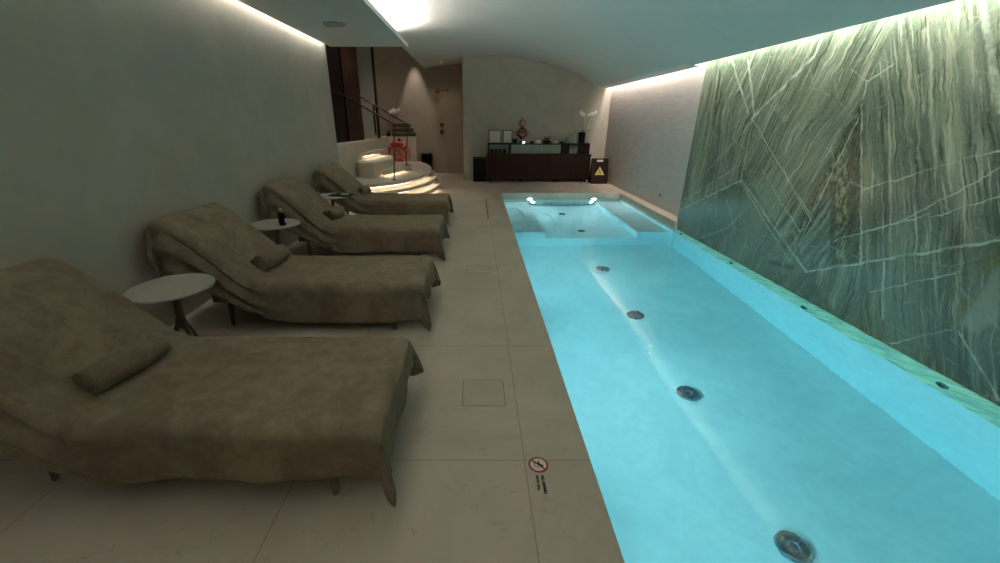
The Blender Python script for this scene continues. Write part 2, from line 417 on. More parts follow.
# vaulted ceiling, extruded along the pool
prof = [(3.45, 2.49), (3.3, 2.56), (3.0, 2.72), (2.57, 2.92), (2.1, 3.06), (1.65, 3.16), (1.19, 3.235), (0.6, 3.275), (0.1, 3.285), (-0.4, 3.27), (-0.8, 3.23), (-1.22, 3.13), (-1.5, 3.0)]
def spline(P, k=5):
    o = []
    for i in range(len(P) - 1):
        p0, p1, p2, p3 = (Vector(P[max(0, i - 1)]), Vector(P[i]), Vector(P[i + 1]), Vector(P[min(len(P) - 1, i + 2)]))
        for q in range(k):
            t = q / k; v = 0.5 * ((2 * p1) + (p2 - p0) * t + (2 * p0 - 5 * p1 + 4 * p2 - p3) * t * t + (3 * p1 - p0 - 3 * p2 + p3) * t ** 3)
            o.append(tuple(v))
    return o + [tuple(P[-1])]
prof = spline([(3.45, 2.49), (2.57, 2.93), (1.19, 3.235), (0.1, 3.29), (-0.8, 3.25), (-1.6, 3.15)], 9)
def vault(y0, y1, x_end, left):
    p = list(prof); p[0] = (x_end, 2.49)
    if x_end > 3.5: p.insert(1, (3.45, 2.515))
    if left: p += [(-2.7, 3.12)]
    lx = p[-1][0]
    bm = bmesh.new(); top = [(lx, 3.7), (x_end, 3.7)]
    ring = p + top
    a = [bm.verts.new((x, y0, z)) for x, z in ring]; c = [bm.verts.new((x, y1, z)) for x, z in ring]
    for i in range(len(ring)):
        j = (i + 1) % len(ring); f = bm.faces.new((a[i], a[j], c[j], c[i]))
    bm.faces.new(a); bm.faces.new(c)
    return bm
def slot_top(x0, x1, y0, y1): return BX(x0, x1, y0, y1, 3.2, 3.7)
struct('ceiling', vault(Y0, 7.35, 3.45, True), M_ceil, smooth=True)
struct('ceiling', vault(7.35, 8.28, 3.62, True), M_ceil, smooth=True)
struct('ceiling', vault(8.28, Y1, 3.62, False), M_ceil, smooth=True)
b = bmesh.new(); box(b, 3.45, 3.8, Y0, 7.35, 2.95, 3.6); box(b, 3.62, RX, 7.35, 12.45, 2.95, 3.6)
struct('ceiling', b, M_ceil)
struct('ceiling', BX(-5.7, -1.6, 8.28, Y1, 4.1, 4.3), M_ceil)
b = bmesh.new(); box(b, -2.6, -1.22, Y0, 8.28, 2.9, 2.935); box(b, -1.70, -1.66, Y0, 8.28, 2.935, 3.16)
struct('ceiling', b, M_ceil)
struct('trim_1', BX(-1.25, -1.215, Y0, 8.3, 2.885, 2.95), M_ceil)
# bulkhead over the head of the stairs
struct('trim_2', BX(-2.7, -1.6, 8.28, 8.45, 3.0, 4.1), M_ceil)

# LED strips hidden in the coves
def strip(x0, x1, y0, y1, z0, z1, mat, label): return obj('led_strip', BX(x0, x1, y0, y1, z0, z1), mat, label=label, cat='strip light')
strip(-2.63, -2.61, Y0, 8.2, 2.965, 2.98, L_left, 'thin light strip along the top of the left wall')
strip(-1.34, -1.31, Y0, 8.2, 2.94, 2.955, L_mid, 'light strip hidden on the raised soffit edge, washing the vault')
strip(3.46, 3.485, Y0, 7.3, 2.80, 2.82, L_marble, 'light strip in the ceiling slot above the green marble')
strip(3.67, 3.69, 7.4, 12.4, 2.80, 2.82, L_conc, 'light strip in the ceiling slot above the pale right wall')

strip(3.553, 3.561, Y0, 7.05, 2.650, 2.656, L_glint, 'fine bare light line deep in the ceiling slot above the green marble')
strip(3.725, 3.735, 7.15, 12.4, 2.655, 2.661, L_glint, 'fine bare light line deep in the ceiling slot above the pale right wall')
# pool basin
b = bmesh.new()
box(b, PL - 0.3, PL, P0, PY, -1.6, -0.3)
box(b, PL - 0.02, PL + .003, P0, PY, -0.31, -0.035)
box(b, 3.59, 3.9, P0 - .2, 7.1, -1.6, -0.42)
box(b, 3.56, 3.9, 7.1, PY, -1.6, -0.3)
box(b, PL - 0.3, 3.9, P0 - .3, P0, -1.6, -0.3)
box(b, PL - 0.3, 3.9, PY, PY + .3, -1.6, -0.3)
box(b, PL - 0.3, 3.9, P0 - .3, PY + .3, -1.8, -1.33)
struct('pool_basin', b, M_pool)
b = bmesh.new()
box(b, PL, 1.28, 7.28, PY, -1.33, -0.53)
box(b, 2.98, 3.56, 7.28, PY, -1.33, -0.53)
box(b, 1.28, 2.98, 7.28, PY, -1.33, -0.93)
struct('pool_bench', b, M_pool)
b = bmesh.new()
box(b, PL - .1, 3.595, P0 - .1, PY + .1, -1.5, WZ)
obj('pool_water', b, M_water, label='clear turquoise water filling the long indoor pool', cat='water', kind='stuff')

# ------------------------------------------------------------------ pool fittings

m = Mat('lightened_marble', rough=0.4); x, y, z = m.coords()  # submerged marble in paler colours, standing in for its underwater brightness
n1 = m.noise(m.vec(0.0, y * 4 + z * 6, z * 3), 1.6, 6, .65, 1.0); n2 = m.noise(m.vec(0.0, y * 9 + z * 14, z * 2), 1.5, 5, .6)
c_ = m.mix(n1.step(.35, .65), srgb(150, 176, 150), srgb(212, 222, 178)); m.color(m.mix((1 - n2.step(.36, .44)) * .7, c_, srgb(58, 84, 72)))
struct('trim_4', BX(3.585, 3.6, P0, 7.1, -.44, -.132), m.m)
def ring_light(loc, axis, r, lens, name, label, group, cat='pool light'):
    t = empty(name, loc, 0, label=label, cat=cat, group=group)
    M = facing((0, 0, 0), axis)
    obj('rim', lathe(bmesh.new(), [(r, -0.004), (r * 1.3, -0.004), (r * 1.3, 0.006), (r * 1.1, 0.012), (r, 0.006), (r, -0.004)], mat=M), M_steel, t, True)
    obj('lens', lathe(bmesh.new(), [(0, 0.004), (r, 0.004), (r, -0.004), (0, -0.004)], mat=M), lens, t)
    return t
for i, (yy, wh) in enumerate(((6.0, 'nearest the spa benches'), (3.3, 'halfway along the pool'), (0.7, 'nearest the camera'))):
    ring_light((PL, yy, -0.62), (1, 0, -0.2), 0.085, L_pool, 'pool_light', 'round underwater lamp in the left pool wall, ' + wh, 'lamps in the left pool wall')
ring_light((1.34, PY, -0.25), (0, -1, 0), 0.045, L_poolfar, 'pool_light', 'bright underwater lamp in the far pool wall, left one of the upper pair', 'lamps in the far pool wall')
ring_light((2.94, PY, -0.25), (0, -1, 0), 0.045, L_poolfar, 'pool_light', 'bright underwater lamp in the far pool wall, right one of the upper pair', 'lamps in the far pool wall')
ring_light((1.42, PY, -0.62), (0, -1, 0), 0.03, L_poolfar, 'pool_light', 'small underwater lamp low in the far pool wall, on the left', 'lamps in the far pool wall')
ring_light((2.88, PY, -0.62), (0, -1, 0), 0.03, L_poolfar, 'pool_light', 'small underwater lamp low in the far pool wall, on the right', 'lamps in the far pool wall')

def drain(loc, r=0.105, **k):
    t = empty('floor_drain', loc, 0, **k)
    obj('rim', lathe(bmesh.new(), [(r * .78, 0), (r, 0), (r, .008), (r * .93, .018), (r * .8, .016), (r * .78, 0)]), M_steel, t, True)
    g = bmesh.new(); lathe(g, [(0, .004), (r * .78, .004), (r * .78, .0), (0, 0)])
    lathe(g, [(r * .28, .004), (r * .36, .014), (r * .42, .014), (r * .46, .004)])
    for q in range(4):
        a = q * PI / 2 + .4; tube(g, [(math.cos(a) * r * .42, math.sin(a) * r * .42, .012), (math.cos(a) * r * .8, math.sin(a) * r * .8, .012)], .006, 6)
    obj('grille', g, simple('drain_grille', srgb(84, 104, 114), .35, .8) if not bpy.data.materials.get('drain_grille') else bpy.data.materials['drain_grille'], t, True)
    return t
names = ['nearest the camera', 'second from the camera', 'third from the camera', 'fourth from the camera, below the spa benches']
d0 = None
for i, yy in enumerate((1.79, 3.23, 4.68, 6.15)):
    lb = 'round steel drain in the turquoise pool floor, ' + names[i]
    if i == 0: d0 = drain((2.05, yy, -1.33), label=lb, cat='drain', group='drains along the pool floor')
    else:
        c = copy_tree(d0); c.location = (2.05, yy, -1.33); c['label'] = lb
for (xx, yy, wh) in ((1.97, 9.17, 'farther from the camera'), (2.07, 7.77, 'nearer the camera')):
    c = copy_tree(d0); c.location = (xx, yy, -0.93); c.scale = (.75, .75, .75); c['label'] = 'dark round drain in the raised spa floor, the one ' + wh; c['group'] = 'drains in the spa floor'
def jet(loc, axis, r, label, group):
    M = facing(loc, axis); bm = bmesh.new()
    lathe(bm, [(0, .002), (r * .45, .002), (r * .5, .016), (r * .9, .014), (r, .004), (r, -.01), (0, -.01)], mat=M, seg=20)
    return obj('wall_jet', bm, M_steel, label=label, cat='pool jet', group=group, smooth=True)
for yy, zz, wh in ((2.59, -.30, 'nearest the camera'), (4.0, -.36, 'second from the camera'), (5.37, -.28, 'third from the camera'), (6.87, -.26, 'closest to the spa benches')):
    jet((3.585, yy, zz), (-1, 0, 0), .045, 'round jet in the submerged foot of the marble wall, ' + wh, 'jets along the marble side')
for k, xx in enumerate((1.75, 1.86, 2.0, 2.11, 2.45, 2.56, 2.7, 2.81)):
    jet((xx, PY, -.72), (0, -1, 0), .03, 'small dark jet in a row on the far wall of the spa', 'jets on the far spa wall')
for k, xx in enumerate((1.75, 1.9, 2.3, 2.45, 2.6)):
    jet((xx, PY, -.32), (0, -1, 0), .022, 'tiny jet just under the waterline of the far pool wall', 'jets under the far waterline')
for k, yy in enumerate((8.1, 8.25, 8.7, 8.85)):
    jet((2.98, yy, -.66), (-1, 0, 0), .028, 'small jet in the inner side of the right spa bench', 'jets in the right bench side')
for k, yy in enumerate((7.6, 7.75, 8.2, 8.35, 8.9, 9.05)):
    jet((3.56, yy, -.27), (-1, 0, 0), .022, 'small jet above the right spa bench', 'jets above the right bench')
# submerged curved rails of the two lying places
def rail_arc(pts, z, label):
    P3 = []
    n = len(pts)
    for i in range(n - 1):
        p0 = Vector(pts[max(i - 1, 0)]); p1 = Vector(pts[i]); p2 = Vector(pts[i + 1]); p3 = Vector(pts[min(i + 2, n - 1)])
        for k in range(6):
            t = k / 6
            P3.append(0.5 * ((2 * p1) + (p2 - p0) * t + (2 * p0 - 5 * p1 + 4 * p2 - p3) * t * t + (3 * p1 - p0 - 3 * p2 + p3) * t ** 3))
    P3.append(Vector(pts[-1]))
    obj('bench_rail', tube(bmesh.new(), [(p.x, p.y, z) for p in P3], .011, 10), M_white, label=label, cat='rail', smooth=True)
rail_arc([(.64, 7.95), (.8, 7.98), (.95, 8.15), (1.03, 8.6), (1.0, 9.1), (.9, 9.4), (.7, 9.5)], -.51, 'pale curved rail lying on the left underwater bench')
rail_arc([(1.32, 7.75), (1.48, 7.85), (1.62, 8.15), (1.68, 8.6), (1.62, 9.1), (1.45, 9.4)], -.91, 'pale curved rail on the lower spa floor beside the left bench')

# ------------------------------------------------------------------ stairs
def oval(cx, cy, ax, ay, a0=-90, a1=0, n=28):
    return [(cx + ax * math.cos(math.radians(a0 + (a1 - a0) * i / n)), cy + ay * math.sin(math.radians(a0 + (a1 - a0) * i / n))) for i in range(n + 1)]
st = empty('staircase', (-2.7, 10, 0), kind='structure')
def stepobj(pts, z0, z1, led=True, led_pts=None):
    pts = [(x + 2.7, y - 10) for x, y in pts]
    bm = prism(bmesh.new(), pts, z0, z1)
    bmesh.ops.bevel(bm, geom=[e for e in bm.edges if abs(e.verts[0].co.z - z1) < 1e-4 and abs(e.verts[1].co.z - z1) < 1e-4], offset=.01, segments=2, affect='EDGES')
    return obj('step', bm, M_step, st)
cx, cy = -2.7, 10.6
def tier(ax, ay, z0, z1):
    nose = oval(cx, cy, ax, ay) + [(cx + ax - .015, 10.9), (cx + ax - .06, 11.3), (cx + ax - .15, 11.8), (cx + ax - .32, 12.4), (-1.75, 13.1), (-2.7, 13.1)]
    kick = oval(cx, cy, ax - .12, ay - .12) + [(cx + ax - .135, 10.9), (cx + ax - .18, 11.3), (cx + ax - .27, 11.8), (cx + ax - .44, 12.4), (-1.8, 13.0), (-2.7, 13.0)]
    o = stepobj(nose, z1 - .07, z1)
    k = [(x + 2.7, y - 10) for x, y in kick]
    obj('riser', prism(bmesh.new(), k, z0, z1 - .07), M_step, st)
    led = oval(cx, cy, ax - .05, ay - .05, -86, 0, 30); bm = bmesh.new()
    tube(bm, [(x + 2.7, y - 10, z1 - .077) for x, y in led], .006, 6)
    obj('led_strip', bm, L_step, st)
tier(1.78, 2.66, 0, .16)
tier(1.68, 2.56, .16, .32)
tier(1.56, 2.44, .32, .475)
# winder treads
stepobj([(-2.05, 9.2), (-1.64, 10.6), (-1.75, 11.2), (-2.3, 11.2), (-2.25, 10.0)], .54, .635)
obj('riser', prism(bmesh.new(), [(x + 2.7, y - 10) for x, y in ((-2.1, 9.55), (-1.8, 10.6), (-1.95, 11.1), (-2.3, 11.1), (-2.25, 10.1))], .475, .535), M_step, st)
stepobj([(-2.7, 9.5), (-2.42, 9.17), (-2.25, 9.22), (-2.14, 9.5), (-2.03, 10.1), (-2.08, 10.6), (-2.29, 11.4), (-2.7, 11.4)], .475, .80)
stepobj([(-2.7, 9.75), (-2.54, 9.98), (-2.44, 10.4), (-2.38, 11.4), (-2.7, 11.4)], .90, .96)
obj('riser', prism(bmesh.new(), [(x + 2.7, y - 10) for x, y in ((-2.7, 9.95), (-2.6, 10.2), (-2.56, 11.3), (-2.7, 11.3))], .80, .90), M_step, st)
for pts, z in (([(-2.06, 9.42), (-1.76, 10.5)], .528), ([(-2.60, 9.98), (-2.51, 10.4), (-2.46, 11.3)], .892)):
    obj('led_strip', tube(bmesh.new(), [(x + 2.7, y - 10, z) for x, y in pts], .007, 6), L_step, st)
# landing (its flank continues the left wall at 1.2 m)
struct('landing', BX(-5.5, -2.7, 8.3, 13.2, 0.0, 1.2), M_step)
struct('wall_parapet', BX(-2.92, -1.86, 13.2, 13.5, 0, 1.2), M_step)

# brown sliding panels on the landing, and the pale return wall
A = Vector((-3.12, 9.68)); B_ = Vector((-2.88, 11.1)); dd = (B_ - A).normalized(); A0 = A - dd * 2.2
def slab(name, p, q, z0, z1, th, mat, parent=None, **k):
    nrm = Vector(((q - p).y, -(q - p).x)).normalized() * th
    return obj(name, prism(bmesh.new(), [tuple(p), tuple(q), tuple(q - nrm), tuple(p - nrm)], z0, z1), mat, parent, **k)
pn = empty('wall_panelling', (0, 0, 0), 0, label='tall dark brown panelling on the landing above the left wall end', cat='panelling')
L = (B_ - A0).length; cuts = [0, .28, .52, .80, 1.0]
P4 = [A0, A0 + dd * 1.45, A0 + dd * 2.05, A0 + dd * 2.75, B_]
mats = [simple('panel_grey_brown', srgb(58, 50, 44), .4, var=.2, scale=3), simple('panel_taupe', srgb(70, 62, 54), .4, var=.15, scale=3), simple('panel_black_brown', srgb(26, 17, 14), .4, var=.3, scale=3), M_panel]
for i in range(4):
    slab('panel', P4[i] + dd * .01, P4[i + 1] - dd * .01, 1.2, 4.1, .06 + .02 * (i % 2), mats[i], pn)
for i in (1, 2, 3):
    obj('post', BX(P4[i].x - .02, P4[i].x + .02, P4[i].y - .02, P4[i].y + .02, 1.2, 4.1), M_black, pn)
struct('wall_landing', BX(-3.6, -2.73, 12.0, 12.15, 1.2, 4.1), M_wall)
struct('trim_3', BX(-2.73, -2.70, 11.97, 12.17, 1.2, 4.1), M_black)
t = empty('door_pull', (-2.76, 11.93, 0), 0, label='black vertical pull bar on the edge of the pale wall above the stairs', cat='door handle')
obj('bar', tube(bmesh.new(), [(0, -.05, 1.3), (0, -.05, 2.1)], .018), M_black, t)
for zz in (1.4, 2.0): obj('mount', tube(bmesh.new(), [(0, -.05, zz), (0, .07, zz)], .01), M_black, t)

# handrails
def rail(name, pts, r, label, posts):
    t = empty(name, tuple(pts[0]), 0, label=label, cat='handrail'); o = Vector(pts[0])
    obj('rail', tube(bmesh.new(), [Vector(p) - o for p in pts], r), M_bronze, t, True)
    for p, q in posts:
        obj('post', tube(bmesh.new(), [Vector(p) - o, Vector(q) - o], r * .8), M_bronze, t, True)
        obj('post_foot', lathe(bmesh.new(), [(0, 0), (.05, 0), (.05, .012), (.02, .02), (0, .02)], tuple(Vector(p) - o)), M_bronze, t, True)
rail('handrail', [(-1.69, 8.95, 1.60), (-2.4, 9.25, 1.96), (-3.1, 9.6, 2.29)], .018, 'bronze handrail nearest the loungers, rising left from its foot on the curved step', [((-1.77, 8.95, .475), (-1.69, 8.95, 1.60))])
rail('handrail', [(-1.64, 10.5, 1.57), (-2.1, 10.5, 1.83), (-2.74, 10.5, 2.19), (-3.1, 10.7, 2.4)], .018, 'bronze handrail farther from the loungers, ending above the folded towels', [((-1.74, 10.5, .635), (-1.66, 10.5, 1.58))])

# spotlight over the parapet
t = empty('downlight', (-1.88, 13.72, 4.1), 0, label='small recessed spotlight above the stair wall', cat='downlight')
obj('trim_ring', lathe(bmesh.new(), [(.04, 0), (.06, 0), (.06, -.012), (.04, -.012), (.04, 0)]), M_white, t)
obj('lens', lathe(bmesh.new(), [(0, 0), (.04, 0), (.04, -.008), (0, -.008)]), lamp('spot_lens', WARM, 5), t)
ld = bpy.data.lights.new('spot', 'SPOT'); ld.energy = 75; ld.spot_size = math.radians(36); ld.spot_blend = .7; ld.color = (1, .95, .92); ld.shadow_soft_size = .03
lo = bpy.data.objects.new('spot', ld); COL.objects.link(lo); lo.location = (-1.9, 13.62, 3.98); lo.rotation_euler = (math.radians(8), 0, 0)

t = empty('downlight', (-3.3, 12.3, 4.1), 0, label='added unseen downlight high over the landing', cat='downlight')  # unseen fill lamp, added to brighten the dark stairwell
obj('trim_ring', lathe(bmesh.new(), [(.05, 0), (.07, 0), (.07, -.012), (.05, -.012), (.05, 0)]), M_white, t)
obj('lens', lathe(bmesh.new(), [(0, 0), (.05, 0), (.05, -.008), (0, -.008)]), lamp('fill_lens', WARM, 5), t)
for (px_, py_, pz_, en) in ((-3.3, 12.3, 4.06, 36), (-2.15, 10.2, 4.06, 45), (-1.0, 13.3, 3.05, 9)):  # invented wide fill spots lifting the stairs and shower recess
    ld = bpy.data.lights.new('spot', 'SPOT'); ld.energy = en; ld.spot_size = math.radians(130); ld.spot_blend = 1; ld.color = (1, .88, .78); ld.shadow_soft_size = .06
    lo = bpy.data.objects.new('spot', ld); COL.objects.link(lo); lo.location = (px_, py_, pz_)
    if px_ > -3:  # made-up fixtures for the other two fill spots
        q_ = empty('downlight', (px_, py_, 4.1 if pz_ > 4 else 3.215), 0, label='added unseen downlight high over the curved steps' if pz_ > 4 else 'tiny added downlight in the vault before the shower recess', cat='downlight')
        obj('trim_ring', lathe(bmesh.new(), [(.02, 0), (.032, 0), (.032, -.01), (.02, -.01), (.02, 0)]), M_white, q_)
        obj('lens', lathe(bmesh.new(), [(0, 0), (.02, 0), (.02, -.006), (0, -.006)]), bpy.data.materials['fill_lens'], q_)
# ------------------------------------------------------------------ loungers
XF = -0.435
def top_profile(s):                            # s metres from the foot end towards the head; returns x, z
    return prof_at(s)
def prof_at(s):
    s = max(0, min(s, PLEN[-1])); 
    for i in range(len(PLEN) - 1):
        if s <= PLEN[i + 1]:
            t = (s - PLEN[i]) / (PLEN[i + 1] - PLEN[i]); a, b = PPTS[i], PPTS[i + 1]
            return a[0] + (b[0] - a[0]) * t, a[1] + (b[1] - a[1]) * t
    return PPTS[-1]
def old_profile(s):
    x = XF - s
    hin = -1.78
    if x >= hin: return x, .42
    run = hin - x
    L2_ = .92; ang = math.radians(41)
    if run <= .16:                             # soft bend
        t = run / .16; return hin - .155 * t, .42 + .055 * t * t
    q = min(run - .16, L2_)
    return hin - .155 - q * math.cos(ang), .475 + q * math.sin(ang)
PPTS = [(XF, .42), (-1.0, .418), (-1.5, .418)] + spline([(-1.80, .42), (-1.90, .46), (-2.0, .55), (-2.2, .745), (-2.36, .885), (-2.46, .95), (-2.55, .955)], 6)
PLEN = [0]
for a_, b_ in zip(PPTS, PPTS[1:]): PLEN.append(PLEN[-1] + math.hypot(a_[0] - b_[0], a_[1] - b_[1]))
S_TOP = PLEN[-1]
def build_blanket(seed, W, rot, drop_s, drop_f):
    rr = random.Random(seed); bm = bmesh.new()
    drop_h = .34
    ns, nv = 118, 74
    ph = [rr.uniform(0, 6.28) for _ in range(12)]
    def cloth(s, v):
        # s in [-drop_f, S_TOP+drop_h], v in [-W/2-drop_s, W/2+drop_s]
        sf = max(0, -s); sh = max(0, s - S_TOP); av = abs(v); sg = 1 if v > 0 else -1
        dv = max(0, av - W / 2); sc = min(max(s, 0), S_TOP)
        x, z = top_profile(sc); y = sg * min(av, W / 2)
        slope = 0 if sc < 1.36 else 1
        zt = z
        # pillow rounding on the top edges
        e = max(0, 1 - (W / 2 - min(av, W / 2)) / .05); ef = max(0, 1 - sc / .04) if s < S_TOP * .5 else 0
        z -= .022 * e * e + .022 * ef * ef - .006 * e * e * ef * ef
        # head roundover
        if sc > S_TOP - .06 and not sh: z -= .02 * ((sc - S_TOP + .06) / .06) ** 2
        wob = .006 * math.sin(s * 5.1 + ph[0]) * math.sin(v * 7 + ph[1]) * .6 + .0015 * math.sin(s * 17 + ph[2] + v * 9)
        if sf == 0 and sh == 0 and dv == 0:
            return Vector((x, y, z + wob))
        if sh > 0:                              # hangs behind the back
            k = sh / drop_h
            xx = x - .03 * min(1, sh / .05) - .02 * math.sin(v * 15 + ph[3]) * k
            zz = z - .02 - sh * .97
            if dv > 0:
                q = min(dv, .3); yy = sg * (W / 2 + .03 + q * .28 + .02 * math.sin(sh * 22 + ph[4])); zz = z - max(sh, dv * .9) - .02
                xx += q * .25
                return Vector((xx, yy, max(zz, .02)))
            return Vector((xx, y * (1 - .0 * k), zz))
        # sides and foot
        ds = drop_s
        if sf == 0:
            k = dv / ds
            fold = (.014 * math.sin(s * 8 + ph[5]) + .006 * math.sin(s * 23 + ph[6])) * k
            if sc > 1.3: fold *= .4
            hang = dv * (1 + .08 * math.sin(s * 2.2 + ph[8]) + .02 * math.sin(s * 6 + ph[9]))
            kb = min(1, max(0, (sc - 1.15) / .35)); kk = max(0, 1 - abs(sc - 1.42) / .35)
            hang *= 1 - .22 * kk * kk
            if sc > 1.6: hang *= 1 + .45 * min(1, (sc - 1.6) / .7)
            out = .014 * (1 - math.exp(-dv / .02)) + .04 * dv + kb * (.022 * math.sin(dv * 38 + 1.0 + ph[6] * .3 + 1.5 * math.sin(sc * 2.5 + ph[4])) * min(1, dv / .05) + .10 * dv)
            return Vector((x + (0.12 * dv if slope else 0), y + sg * (out + fold), max(z - hang + .005, .012)))
        if dv == 0:
            k = sf / drop_f
            fold = .012 * math.sin(v * 16 + ph[10]) * k
            hang = sf * (1 + .12 * math.sin(v * 4 + ph[11]))
            return Vector((x + .010 * (1 - math.exp(-sf / .02)) + .02 * sf + fold * .7, y, z - hang))
        th = math.atan2(sf, dv); r = math.hypot(sf, dv); mxx = max(sf, dv)
        flare = .015 * (1 - math.exp(-r / .03)) + .05 * r + (.09 * r) * math.sin(2 * th) ** 2 + .05 * r / .25 * math.sin(th * 8 + ph[3]) * math.sin(2 * th)
        hang = mxx * (.92 + .25 * math.sin(2 * th))
        return Vector((x + math.sin(th) * flare, y + sg * math.cos(th) * flare, max(z - hang + .006 * math.sin(th * 9 + ph[2]), .012)))
    def dist(lo, a, b_, hi, n):                 # denser sampling in the drops
        n1 = int(n * .16); n2 = n - 2 * n1
        return [lo + (a - lo) * i / n1 for i in range(n1)] + [a + (b_ - a) * i / n2 for i in range(n2)] + [b_ + (hi - b_) * i / n1 for i in range(n1 + 1)]
    ss = dist(-drop_f, 0, S_TOP, S_TOP + drop_h, ns); vv = dist(-W / 2 - drop_s, -W / 2, W / 2, W / 2 + drop_s, nv)
    g = [[bm.verts.new(cloth(s, v)) for v in vv] for s in ss]
    for i in range(len(ss) - 1):
        for j in range(len(vv) - 1): bm.faces.new((g[i][j], g[i][j + 1], g[i + 1][j + 1], g[i + 1][j]))
    M = Matrix.Rotation(rot, 4, 'Z')
    for v in bm.verts: v.co = M @ (v.co - Vector((XF, 0, 0)))
    return bm
def lounger(yc, W, label, first=None):
    if first is None:
        t = empty('sun_lounger', (XF, yc, 0), 0, label=label, cat='sun lounger', group='loungers along the left wall')
        H2 = W / 2 - .05
        prof = [(0.0, .30), (1.36, .30), (1.50, .32), (1.96, .75), (2.10, .86), (2.10, .905), (2.0, .87), (1.92, .81), (1.76, .65), (1.56, .455), (1.46, .39), (1.28, .386), (0.0, .386)]
        bm = bmesh.new()
        a = [bm.verts.new((-s, -H2, z)) for s, z in prof]; c = [bm.verts.new((-s, H2, z)) for s, z in prof]
        bm.faces.new(a); bm.faces.new(c)
        for i in range(len(prof)): j = (i + 1) % len(prof); bm.faces.new((a[i], a[j], c[j], c[i]))
        bmesh.ops.bevel(bm, geom=bm.edges[:], offset=.012, segments=2, affect='EDGES')
        # shrink slightly at the foot so the cover clears it
        for v in bm.verts: v.co.x = min(v.co.x, -.01)
        obj('mattress', bm, M_matt, t, True)
        fr_ = bmesh.new(); H3 = H2 - .02
        for sy in (-1, 1): box(fr_, -1.8, -.04, sy * H3 - .025 * (sy > 0) - .0, sy * H3 + .025 * (sy < 0), .24, .30)
        for xx in (-.08, -1.0, -1.78): box(fr_, xx - .02, xx + .02, -H3, H3, .24, .298)
        obj('frame', fr_, M_legwood, t)
        for xx in (-.27, -1.72):
            for sy in (-1, 1):
                of = .0 if xx > -1 else -.08
                lg = tube(bmesh.new(), [(xx, sy * (H3 - .03 + of), .25), (xx + .02, sy * (H3 + .035 + of), .04), (xx + .022, sy * (H3 + .04 + of), .0)], [.024, .017, .015], 10)
                obj('leg', lg, M_legwood, t, True)
    else:
        t = copy_tree(first); t.location = (XF, yc, 0); t['label'] = label
    return t
ys = (1.845, 3.51, 5.37, 7.18); ws = (.84, .80, .80, .80)
lab = ['sun lounger under a brown cover, nearest the camera', 'second sun lounger from the camera, between the two nearest round tables',
       'third sun lounger from the camera, just past the dark bottle', 'farthest sun lounger, next to the curved stairs']
cl = ['plush taupe cover draped over the lounger nearest the camera', 'plush taupe cover draped over the second lounger from the camera',
      'plush taupe cover draped over the third lounger from the camera', 'plush taupe cover draped over the lounger next to the stairs']
rl = ['rolled taupe towel on the lounger nearest the camera', 'rolled taupe towel on the second lounger from the camera',
      'rolled taupe towel on the third lounger from the camera', 'rolled taupe towel on the lounger next to the stairs']
def roll_mesh(seed, L_=.40, r1=.082):
    bm = bmesh.new(); rr = random.Random(seed); n = 96; turns = 3.3; rows = []
    for i in range(n + 1):
        t = i / n; a = t * turns * 2 * PI; r = .012 + (r1 - .012) * t
        if t > .97: r -= .006 * (t - .97) / .03
        row = []
        for k in range(15):
            yk = -L_ / 2 + L_ * k / 14
            e = abs(k - 7) / 7; rr_ = r * (1 - .10 * e ** 6) + .0025 * math.sin(yk * 23 + a + seed)
            row.append(bm.verts.new((math.cos(a) * rr_, yk + (.004 * math.sin(a * 1.7 + seed)) * (1 if k in (0, 14) else 0), math.sin(a) * rr_ * .9)))
        rows.append(row)
    for a, b_ in zip(rows, rows[1:]):
        for k in range(14): bm.faces.new((a[k], b_[k], b_[k + 1], a[k + 1]))
    return bm
L0 = None
for i in range(4):
    t = lounger(ys[i], ws[i], lab[i], L0)
    if L0 is None: L0 = t
    dx = (0, -.02, -.04, -.06)[i]; t.location.x = XF + dx
    o = obj('lounger_cover', build_blanket(11 + i * 5, ws[i], 0, (.265, .30, .30, .30)[i], (.19, .21, .22, .22)[i]), M_towel, label=cl[i], cat='towel cover', group='plush covers on the loungers', smooth=True)
    o.location = (XF + dx, ys[i], .0)
    md = o.modifiers.new('s', 'SOLIDIFY'); md.thickness = .010; md.offset = 1
    tx = bpy.data.textures.get('cl') or bpy.data.textures.new('cl', 'CLOUDS'); tx.noise_scale = .09
    md = o.modifiers.new('d', 'DISPLACE'); md.texture = tx; md.strength = .007; md.mid_level = .5; md.texture_coords = 'GLOBAL'
    r = obj('rolled_towel', roll_mesh(i + 1, (.40, .37, .36, .36)[i], (.084, .092, .09, .09)[i]), M_roll, label=rl[i], cat='towel', group='rolled towels on the loungers', smooth=True)
    r.location = ((-1.89, -1.91, -1.95, -2.0)[i] + .03 + dx * .5, (1.83, 3.54, 5.46, 7.25)[i], .51); r.rotation_euler = (0, R.uniform(0, 1), (-.22, -.16, -.15, -.1)[i])
    md = r.modifiers.new('s', 'SOLIDIFY'); md.thickness = .016; md.offset = 0
    md = r.modifiers.new('d', 'DISPLACE'); md.texture = tx; md.strength = .008; md.texture_coords = 'GLOBAL'

